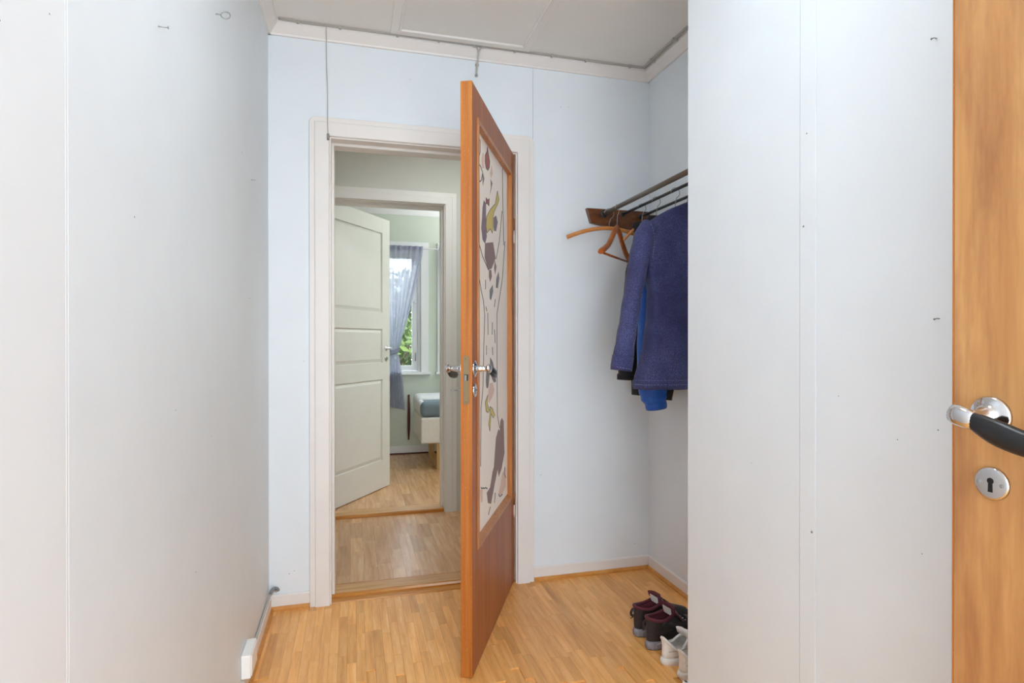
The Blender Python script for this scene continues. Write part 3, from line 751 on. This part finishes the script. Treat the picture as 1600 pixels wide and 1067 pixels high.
# ================================================================== coat rack
RZ = 1.748; R1, R2, R3 = 1.171, 1.272, 1.365
t = thing('coat_rack', (1.25, 2.62, 1.69), 'dark wooden coat rack board with three metal rods in the alcove', 'coat rack')
MB().prism([(1.083, 1.772), (1.105, 1.702), (1.16, 1.694), (1.25, 1.686), (1.418, 1.676), (1.418, 1.772)], XZ, YB - .0015, YB - .026).build('end_board', 'rack_wood', t, bevel=.002)
MB().prism([(1.083, 1.772), (1.105, 1.702), (1.16, 1.694), (1.25, 1.686), (1.418, 1.676), (1.418, 1.772)], XZ, 1.6015, 1.625).build('end_board', 'rack_wood', t, bevel=.002)
for x, z, r, mt in ((R1, RZ, .0105, 'rod_brown'), (R2, RZ + .004, .0065, 'rod_dark'), (R3, RZ - .004, .0065, 'rod_dark')):
    MB().tube([(x, YB - .015, z), (x, 1.61, z)], r, 14).build('rod', mt, t)
    MB().lathe([(0, r * 1.8), (.004, r * 1.8), (.006, r * 1.2)], (x, YB - .026, z), (0, -1, 0), 14).build('rod_socket', 'rod_dark', t)

def hook_pts(x, y, zr, rr, zb, ax):
    """wire hook over a rod along y at (x, zr): ax is the hanger's direction in plan"""
    ax = Vector((ax[0], ax[1], 0)).normalized(); R = rr + .0135
    pts = [Vector((x, y, zb)), Vector((x, y, zb + .5 * (zr - R - zb)))]
    c = Vector((x, y, zr + rr + .0018 - R))
    pts = [Vector((x, y, zb)), Vector((x, y, zb + .4 * (zr - R - zb)))]
    for i in range(13):
        a = math.radians(-70 + 250 * i / 12)
        pts.append(c + ax * (R * math.cos(a)) + Vector((0, 0, R * math.sin(a))))
    return pts
def wooden_hanger(x, y, zr, rr, ang, label, half, zc, drop, mat, bar, thick=.011, tall=.018):
    ax = Vector((math.cos(ang), math.sin(ang), 0))
    t = thing('coat_hanger', (x, y, zc - drop - .03), label, 'hanger', 'wooden coat hangers on the rack')
    if not bar:
        pts = [Vector((x, y, zc - drop * (abs(q) ** 1.8))) + ax * (half * q) for q in [i / 8 for i in range(-8, 9)]]
        MB().tube(pts, [(tall / 2, thick / 2)] * len(pts), 8, up=(0, 0, 1)).build('shoulder', mat, t)
    else:
        for s in (-1, 1):
            prof = [(0, 0), (.035, -.022), (.075, -.062), (.12, -.098), (.165, -.118), (.20, -.132), (half, -.140)]
            pts = [Vector((x, y, zc + z)) + ax * (s * a) for a, z in prof]
            rr_ = [(.015, .010), (.015, .0105), (.0135, .0105), (.012, .0115), (.012, .014), (.0125, .016), (.010, .013)]
            MB().tube(pts, rr_, 10, up=(0, 0, 1)).build('shoulder', mat, t)
        MB().tube([Vector((x, y, zc - .140)) + ax * (-half * .93), Vector((x, y, zc - .140)) + ax * (half * .93)], .0055, 8).build('trouser_bar', mat, t)
    MB().tube(hook_pts(x, y, zr, rr, zc, ax), .0016, 6, up=ax.cross(Vector((0, 0, 1)))).build('hook', 'steel', t)
    return t
wooden_hanger(R1, 2.548, RZ, .0105, 0.0, 'pale curved wooden hanger without a bar nearest the back wall', .212, 1.668, .052, 'hanger_pale', False, .012, .019)
wooden_hanger(R1, 2.462, RZ, .0105, .80, 'reddish brown wooden hanger with a trouser bar, turned sideways', .215, 1.655, .14, 'hanger_red', True)

# ---- clothes
def ringz(cx, cy, z, hx, hy, n, folds=0.0, ph=0.0, sq=.75, k=7):
    out = []
    for i in range(n):
        a = 2 * math.pi * i / n
        c, s_ = math.cos(a), math.sin(a)
        f = 1 + folds * math.sin(k * a + ph)
        out.append(Vector((cx + hx * math.copysign(abs(c) ** sq, c) * (1 + (f - 1) * .3), cy + hy * math.copysign(abs(s_) ** sq, s_) * f, z)))
    return out
def body(levels, n=44):
    """levels: (z, cx, cy, hx, hy, folds, phase)"""
    m = MB()
    m.rings([ringz(cx, cy, z, hx, hy, n, f, p) for z, cx, cy, hx, hy, f, p in levels], cap0=True, cap1=True)
    return m
def garment(name, x, y, zr, rr, label, cat, shoulder_z, wdt):
    t = thing(name, (x, y, .9), label, cat, 'clothes hanging on the rack')
    return t
def wire_hanger(x, y, zr, rr, label, half, zc):
    t = thing('coat_hanger', (x, y, zc - .07), label, 'hanger', 'hangers carrying clothes')
    pts = [Vector((x + half * q, y, zc - .075 * abs(q) ** 1.5)) for q in [i / 6 for i in range(-6, 7)]]
    MB().tube(pts, .006, 8).build('shoulder', 'hanger_pale', t)
    MB().tube(hook_pts(x, y, zr, rr, zc, (1, 0, 0)), .0015, 6, up=(0, 1, 0)).build('hook', 'steel', t)
    return t
# denim jacket (front)
xj, yj = 1.262, 2.13
wire_hanger(R2, yj, RZ + .004, .0065, 'hanger inside the denim jacket', .10, 1.675)
t = garment('denim_jacket', xj, yj, 0, 0, 'dark blue denim jacket with pale stitching hanging in front', 'jacket', 0, 0)
lv = [(.948, 1.250, yj, .150, .060, .10, 0), (.956, 1.250, yj, .154, .063, .10, 0), (.99, 1.252, yj, .152, .062, .10, .1), (1.10, 1.268, yj, .134, .058, .09, .4), (1.22, 1.276, yj, .127, .055, .07, .7),
      (1.34, 1.278, yj, .125, .052, .05, .9), (1.45, 1.268, yj, .136, .050, .04, 1.1), (1.53, 1.262, yj, .144, .047, .03, 1.2), (1.58, 1.264, yj, .142, .042, .01, 1.2),
      (1.615, 1.278, yj, .128, .036, 0, 1), (1.645, 1.300, yj, .105, .030, 0, 1), (1.67, 1.322, yj, .082, .026, 0, 1), (1.69, 1.345, yj, .058, .022, 0, 1), (1.705, 1.362, yj, .04, .018, 0, 1)]
body(lv).build('body', 'denim', t)
body([(.942, 1.250, yj, .154, .066, .10, 0), (.962, 1.250, yj, .158, .0675, .10, 0), (.978, 1.251, yj, .1565, .0665, .10, .05)]).build('hem_band', 'denim', t)
def sleeve(parent, pts, rr, mat, n=18, name='sleeve', up=(1, 0, 0)):
    P = [Vector(p) for p in pts]; Q = []; R = []
    for i in range(len(P) - 1):
        for k in range(4):
            q = k / 4; p0, p1, p2, p3 = P[max(i - 1, 0)], P[i], P[i + 1], P[min(i + 2, len(P) - 1)]
            Q.append(.5 * ((2 * p1) + (p2 - p0) * q + (2 * p0 - 5 * p1 + 4 * p2 - p3) * q * q + (3 * p1 - p0 - 3 * p2 + p3) * q ** 3))
            wob = 1 + .035 * math.sin((i * 4 + k) * 1.9)
            R.append(tuple((rr[i][j] * (1 - q) + rr[i + 1][j] * q) * wob for j in (0, 1)))
    Q.append(P[-1]); R.append(rr[-1])
    return MB().tube(Q, R, n, up=up).build(name, mat, parent)
sl = sleeve(t, [(1.160, yj, 1.600), (1.132, yj - .004, 1.555), (1.108, yj - .006, 1.47), (1.082, yj - .006, 1.34), (1.058, yj - .006, 1.20), (1.041, yj - .006, 1.10), (1.031, yj - .006, 1.04)],
            [(.038, .034), (.042, .047), (.040, .050), (.036, .042), (.037, .038), (.040, .037), (.042, .036)], 'denim')
MB().tube([(1.0365, yj - .006, 1.075), (1.030, yj - .006, 1.035), (1.028, yj - .006, 1.018)], [(.0440, .0395), (.0445, .0385), (.0438, .0375)], 20, up=(1, 0, 0)).build('cuff', 'denim', sl)
sleeve(t, [(1.375, yj, 1.585), (1.388, yj, 1.54), (1.390, yj, 1.42), (1.388, yj + .01, 1.25), (1.386, yj + .02, 1.06)], [(.03, .03), (.03, .045), (.028, .048), (.028, .046), (.028, .042)], 'denim')
MB().tube([(1.372 + .035 * math.cos(a * math.pi / 10), yj + .026 * math.sin(a * math.pi / 10), 1.712) for a in range(20)], [(.016, .006)] * 20, 8, closed=True).build('collar', 'denim', t)
# stitching: sleeve seam, shoulder seam, hem lines
def stitch(pts, parent, r=.0011, dash=.006):
    m = MB(); P = [Vector(p) for p in pts]
    for i in range(len(P) - 1):
        L = (P[i + 1] - P[i]).length; n = max(1, int(L / dash / 1.6))
        for k in range(n):
            a = P[i].lerp(P[i + 1], k / n); b = P[i].lerp(P[i + 1], (k + .62) / n)
            m.tube([a, b], r, 4)
    m.build('stitching', 'denim_thread', parent)
def hemline(z, hx, hy, ph):
    r = ringz(1.250, yj, z, hx, hy, 60, .10, ph); return r[30:60]
stitch(hemline(.962, .1590, .0687, 0), t); stitch(hemline(.979, .1572, .0672, .05), t)
stitch([(1.142, yj - .036, 1.600), (1.147, yj - .048, 1.575), (1.150, yj - .050, 1.54), (1.148, yj - .050, 1.50), (1.142, yj - .050, 1.46)], t)
stitch([(1.104, yj - .037, 1.32), (1.083, yj - .036, 1.22), (1.068, yj - .036, 1.13), (1.060, yj - .036, 1.08)], sl)
stitch([(.996, yj - .032, 1.035), (1.015, yj - .043, 1.030), (1.042, yj - .044, 1.026), (1.064, yj - .032, 1.02)], sl)
# blue sports jacket (middle)
yb = 2.285
wire_hanger(R2, yb, RZ + .004, .0065, 'hanger inside the blue sports jacket', .10, 1.665)
t = garment('sports_jacket', 1.30, yb, 0, 0, 'bright blue and black sports jacket behind the denim jacket', 'jacket', 0, 0)
body([(.93, 1.318, yb, .085, .045, .1, 0), (1.0, 1.318, yb, .092, .05, .08, .4), (1.2, 1.316, yb, .098, .05, .06, .8), (1.4, 1.31, yb, .10, .046, .05, 1), (1.53, 1.30, yb, .105, .042, .03, 1.2),
      (1.60, 1.290, yb, .095, .034, 0, 1), (1.65, 1.28, yb, .06, .027, 0, 1), (1.675, 1.272, yb, .04, .022, 0, 1)]).build('body', 'black_cloth', t)
sl = sleeve(t, [(1.215, yb, 1.57), (1.208, yb - .012, 1.50), (1.215, yb - .022, 1.36), (1.218, yb - .030, 1.20), (1.222, yb - .034, 1.05), (1.240, yb - .036, .935), (1.246, yb - .036, .890), (1.250, yb - .036, .872)],
            [(.034, .034), (.040, .044), (.044, .046), (.046, .046), (.056, .046), (.068, .048), (.060, .046), (.044, .036)], 'blue_nylon', 20)
MB().tube([(1.250, yb - .036, .880), (1.251, yb - .036, .866), (1.252, yb - .036, .852), (1.253, yb - .036, .844)], [(.044, .036), (.048, .038), (.048, .038), (.045, .035)], 20, up=(1, 0, 0)).build('elastic_cuff', 'blue_nylon', sl)
sleeve(sl, [(1.285, yb - .046, 1.20), (1.288, yb - .048, 1.05), (1.298, yb - .050, .95), (1.294, yb - .048, .885)], [(.024, .028), (.028, .034), (.030, .038), (.020, .030)], 'black_cloth', 14, 'side_panel')
MB().tube([(1.306, yb - .080, 1.10), (1.316, yb - .082, 1.0), (1.320, yb - .084, .95), (1.304, yb - .076, .890)], .0028, 6).build('piping', 'label_white', sl)
# black jacket (rear)
yk = 2.415
wire_hanger(R2, yk, RZ + .004, .0065, 'hanger inside the black jacket', .09, 1.665)
t = garment('black_jacket', 1.30, yk, 0, 0, 'black jacket at the back of the hanging clothes', 'jacket', 0, 0)
body([(.89, 1.318, yk, .090, .04, .1, 0), (1.0, 1.318, yk, .092, .042, .08, .4), (1.2, 1.316, yk, .092, .042, .06, .8), (1.4, 1.318, yk, .086, .04, .05, 1), (1.53, 1.33, yk, .07, .038, .03, 1.2),
      (1.60, 1.310, yk, .06, .032, 0, 1), (1.65, 1.28, yk, .055, .026, 0, 1), (1.675, 1.272, yk, .04, .022, 0, 1)]).build('body', 'black_cloth', t)
sl = sleeve(t, [(1.290, yk, 1.60), (1.268, yk - .004, 1.54), (1.232, yk - .006, 1.44), (1.218, yk - .010, 1.30), (1.205, yk - .012, 1.15), (1.196, yk - .014, 1.03), (1.193, yk - .014, .965)],
       [(.032, .03), (.040, .034), (.042, .038), (.040, .036), (.038, .034), (.042, .036), (.046, .038)], 'black_cloth')
MB().tube([(1.193, yk - .014, .985), (1.192, yk - .014, .960)], [(.048, .040), (.048, .040)], 18, up=(1, 0, 0)).build('cuff', 'black_cloth', sl)

# ================================================================== shoes
def shoe_w(q, L):
    """half width of the foot outline at q in 0..1 from heel to toe"""
    pts = [(0, .029), (.12, .033), (.3, .032), (.5, .036), (.68, .045), (.82, .044), (.93, .034), (1, .02)]
    for (a, b), (c, d) in zip(pts, pts[1:]):
        if q <= c: return b + (d - b) * (q - a) / (c - a)
    return .02
def shoe(name, pos, ang, L, levels, sole_h, mats, label, group, boot):
    t = thing(name, (pos[0], pos[1], 0), label, 'shoe', group)
    c, s = math.cos(ang), math.sin(ang); o = Vector((pos[0], pos[1], 0))
    def W(x, y, z): return o + Vector((x * c - y * s, x * s + y * c, z))
    n = 28
    def outline(x0, x1, ws, z, zf=None):
        r = []
        for i in range(n):
            a = 2 * math.pi * i / n
            x = (x0 + x1) / 2 - (x1 - x0) / 2 * math.cos(a)
            e = math.copysign(abs(math.sin(a)) ** .72, math.sin(a))
            y = e * shoe_w(max(0, min(1, x / L)), L) * ws
            r.append(W(x, y, z if zf is None else zf(x)))
        return r
    up_, lin_, sol_, tread, lace = mats
    m = MB().rings([outline(-.004, L - .006, 1.02, .006), outline(-.009, L, 1.08, .012), outline(-.009, L + .001, 1.08, sole_h * .7), outline(-.005, L - .002, 1.04, sole_h)])
    sole = m.build('sole', sol_, t)
    MB().rings([outline(.0, L - .012, .98, .0), outline(-.004, L - .006, 1.02, .0065)]).build('tread', tread, sole)
    rings = [outline(x0, x1, ws, z, zf) for (z, x0, x1, ws, zf) in levels]
    upper = MB().rings(rings, cap0=True, cap1=False).build('upper', up_, t)
    # lining: inside of the opening
    z, x0, x1, ws, zf = levels[-1]
    inner = [outline(x0 + .002, x1 - .002, ws * .97, z, zf), outline(x0 + .008, x1 - .006, ws * .80, z, (lambda x, zf=zf, z=z: (zf(x) if zf else z) - .008)), outline(x0 + .012, x1 - .002, ws * .78, .06), outline(x0 + .014, x1, ws * .74, sole_h + .012)]
    MB().rings(inner, cap0=False, cap1=True).build('lining', lin_, t)
    rim = outline(x0 + .003, x1 - .003, ws * .95, z, zf)
    MB().tube(rim, .0058 if boot else .0048, 8, closed=True).build('collar', lin_ if boot else up_, t)
    # tongue
    xt = x1 - .012; zt = (.152 if boot else .112)
    prof = [(x1 + .035, .088 if boot else .07), (x1 + .012, .112 if boot else .088), (xt + .002, zt - .022), (xt - .004, zt - .004)]
    tr = []
    for (x, z_) in prof:
        ring = []
        for i in range(14):
            a = 2 * math.pi * i / 14
            yy = (.037 if boot else .028) * math.copysign(abs(math.cos(a)) ** .6, math.cos(a))
            ring.append(W(x + .0055 * math.sin(a) + (yy / .03) ** 2 * -.010, yy, z_ + .003 * math.sin(a)))
        tr.append(ring)
    tg = MB().rings(tr).build('tongue', lin_ if boot else up_, t)
    def plate(x, z_, dx, hw, hh):
        return [W(x + dx, -hw, z_ - hh), W(x + dx, hw, z_ - hh), W(x + dx - hh * .4, hw, z_ + hh), W(x + dx - hh * .4, -hw, z_ + hh)]
    if boot:
        p = plate(xt - .0035, zt - .024, -.010, .022, .014); q = [v + Vector((-.0012, 0, .0005)) for v in p]
        MB().add(p + q, [(3, 2, 1, 0), (4, 5, 6, 7), (0, 1, 5, 4), (1, 2, 6, 5), (2, 3, 7, 6), (3, 0, 4, 7)]).build('size_label', 'label_white', tg)
    # laces across the throat
    for i in range(4 if boot else 5):
        q = i / 4.0
        x = x1 + .004 + q * .055; z_ = (.122 - q * .040) if boot else (.094 - q * .026)
        MB().tube([W(x, -.030, z_ - .008), W(x + .002, -.014, z_ + .002), W(x + .003, .0, z_ + .004), W(x + .002, .014, z_ + .002), W(x, .030, z_ - .008)], .0026, 6, flat=1.4).build('lace', lace, upper)
        for s_ in (-1, 1):
            MB().lathe([(0, .003), (.002, .0025)], W(x, s_ * .031, z_ - .009), Vector((0, s_, .5)), 8).build('eyelet', 'steel' if boot else lace, upper)
    if boot:
        pl = [W(-.010 - .012 * math.sin(a * math.pi / 8), 0, .098 + .013 * math.cos(a * math.pi / 8)) for a in range(9)]
        MB().tube(pl, .0022, 6, up=(0, 1, 0), flat=2.6).build('pull_loop', up_, t)
    return t, W
def heel_seams(t, W, L, zs, mat, off=1.045):
    for z, x0, x1, s0 in zs:
        for s_ in (-1, 1):
            pts = []
            for i in range(10):
                q = i / 9; x = x0 + (x1 - x0) * q
                pts.append(W(x, s_ * shoe_w(max(0, x / L), L) * off, z + s0 * q))
            MB().tube(pts, .0014, 5).build('seam', mat, t)
hi = lambda a, b: (lambda x: a + b * max(0.0, min(1, x / .12)) - .018 * math.sin(max(0, min(1, x / .13)) * math.pi))
BL = [(.026, -.002, .270, 1.0, None), (.045, -.004, .268, 1.02, None), (.066, -.005, .250, 1.0, None), (.082, -.005, .205, .96, None), (.094, -.004, .150, .93, None), (.100, -.004, .128, .92, hi(.106, .008)), (.120, -.006, .120, .95, hi(.119, .016))]
BM = ('boot_brown', 'boot_maroon', 'boot_sole', 'boot_tread', 'lace_black')
bt, W = shoe('hiking_boot', (1.045, 2.035), .20, .275, BL, .036, BM, 'dark brown hiking boot with maroon collar nearest the back wall', 'hiking boots', True)
heel_seams(bt, W, .275, [(.060, .0, .16, .015), (.085, .004, .12, -.012)], 'lace_black')
bt, W = shoe('hiking_boot', (1.045, 1.938), .20, .275, BL, .036, BM, 'dark brown hiking boot with maroon collar next to the white sneakers', 'hiking boots', True)
heel_seams(bt, W, .275, [(.060, .0, .16, .015), (.085, .004, .12, -.012)], 'lace_black')
sn = lambda x: .104 - .052 * min(1, max(0, (x + .004) / .05)) ** .8 + .034 * min(1, max(0, (x - .055) / .05))
SL = [(.028, -.002, .265, 1.0, None), (.045, -.002, .262, 1.0, None), (.058, -.001, .235, .96, None), (.066, .0, .180, .92, lambda x: .066), (.075, -.001, .120, .90, lambda x: min(.075, sn(x))), (.09, -.004, .108, .90, sn)]
SM = ('sneaker_white', 'sneaker_lining', 'sneaker_sole', 'sneaker_sole', 'sneaker_white')
bt, W = shoe('white_sneaker', (1.046, 1.830), .20, .27, SL, .030, SM, 'white sneaker beside the hiking boots', 'white sneakers', False)
heel_seams(bt, W, .27, [(.062, .0, .09, -.006)], 'sneaker_lining', 1.0)
bt, W = shoe('white_sneaker', (1.058, 1.738), .20, .27, SL, .030, SM, 'white sneaker partly hidden by the partition corner', 'white sneakers', False)
heel_seams(bt, W, .27, [(.062, .0, .09, -.006)], 'sneaker_lining', 1.0)

# ================================================================== bedroom things
def curtain(name, label, ytop, top, tie, low, zs, n=64, tag_rail=True, folds=11):
    """top/tie/low: x extents at the rail, at the tie-back and at the hem"""
    zt, zk, zl = zs
    t = thing(name, ((top[0] + top[1]) / 2, ytop, zl), label, 'curtain', 'bedroom curtains')
    rows = []
    for r in range(37):
        v = r / 36; z = zt + (zl - zt) * v
        if z >= zk:
            q = (zt - z) / (zt - zk); e = q ** 1.25
            a = top[0] + (tie[0] - top[0]) * e; b = top[1] + (tie[1] - top[1]) * e; amp = .012 + .012 * q
        else:
            q = (zk - z) / (zk - zl); e = q ** .7
            a = tie[0] + (low[0] - tie[0]) * e; b = tie[1] + (low[1] - tie[1]) * e; amp = .024
        row = []
        for i in range(n + 1):
            u = i / n
            uu = u + .012 * math.sin(u * 31 + 1)
            row.append(Vector((a + (b - a) * u, ytop + amp * math.sin(uu * folds * 2 * math.pi + .6 * math.sin(v * 5)) + .006 * math.sin(u * 47 + v * 3), z - (.05 * u if (z < zk and v > .9) else 0))))
        rows.append(row)
    m = MB(); w = n + 1
    m.add([p for row in rows for p in row], [(r * w + i, r * w + i + 1, (r + 1) * w + i + 1, (r + 1) * w + i) for r in range(len(rows) - 1) for i in range(n)], True)
    o = m.build('drape', 'curtain_cloth', t)
    # gathered heading tape (double cloth)
    hd = MB(); rr = [[p + Vector((0, dy, 0)) for p in row] for row in rows[:2] for dy in (-.003,)]
    hd.add([p + Vector((0, -.003, .0)) for p in rows[0]] + [p + Vector((0, -.003, 0)) for p in rows[1]], [(i, i + 1, w + i + 1, w + i) for i in range(n)], True)
    hd.add([p + Vector((0, .004, .0)) for p in rows[0]] + [p + Vector((0, .004, 0)) for p in rows[1]], [(i, i + 1, w + i + 1, w + i) for i in range(n)], True)
    hd.build('heading', 'curtain_cloth', t)
    # thick side hem
    MB().tube([row[-1] for row in rows if row[-1].z >= zk], .004, 6).build('side_hem', 'curtain_cloth', t)
    cx = (tie[0] + tie[1]) / 2; hw = (tie[1] - tie[0]) / 2 + .008
    MB().tube([(cx + hw * math.cos(a * math.pi / 10), ytop + .034 * math.sin(a * math.pi / 10), zk + .02 * math.cos(a * math.pi / 10)) for a in range(20)], [(.022, .004)] * 20, 8, closed=True).build('tie_back', 'curtain_cloth', t)
    return t
curtain('curtain', 'sheer grey-blue curtain gathered and tied at the left of the bedroom window', 5.815, (.10, .672), (.33, .425), (.30, .50), (2.065, 1.02, .50))
curtain('curtain', 'strip of grey-blue curtain at the right edge of the bedroom window wall', 5.815, (.832, 1.15), (1.0, 1.10), (1.0, 1.15), (2.065, 1.02, .50), folds=8)
MB().tube([(.0, 5.835, 2.045), (1.7, 5.835, 2.045)], .006, 8).build('curtain_rod', 'bedroom_white', label='thin white curtain rod above the bedroom windows', cat='curtain rod')
MB().tube([(.540, YW - .012, .595), (.541, YW - .012, .45), (.539, YW - .012, .25), (.537, YW - .012, .145)], [(.010, .008), (.014, .010), (.014, .010), (.006, .006)], 8).build('wooden_bracket', 'dark_red_wood', label='narrow dark red wooden strip on the wall beside the bed', cat='wooden strip')
t = thing('bed', (1.1, 5.47, 0), 'white bed with a grey-blue fitted sheet in the bedroom', 'bed')
BX0, BX1, BY0, BY1 = .572, 2.5, 5.10, 5.77
MB().box((BX0, BY0, .235), (BX1, BY1, .462)).build('bed_base', 'bed_base_white', t, bevel=.014, seg=3)
MB().box((BX0 - .002, BY0 + .004, .462), (BX1, BY1, .60)).build('mattress', 'sheet_grey', t, bevel=.045, seg=5)
MB().box((BX0 - .008, BY0 + .20, .475), (BX1, BY1 + .006, .622)).build('duvet', 'sheet_white', t, bevel=.05, seg=5)
box('corner_sheet', (BX0 - .006, BY0 + .05, .47), (BX0 + .05, BY1, .60), 'sheet_white', t, bevel=.024, seg=4)
for x in (.715, 2.2):
    lg = box('support_frame', (x, 5.13, 0), (x + .055, 5.165, .236), 'bed_pine', t, bevel=.003)
    box('support_frame', (x, 5.70, 0), (x + .055, 5.735, .236), 'bed_pine', t, bevel=.003)
    box('runner', (x, 5.165, .0), (x + .055, 5.70, .045), 'bed_pine', t, bevel=.003)
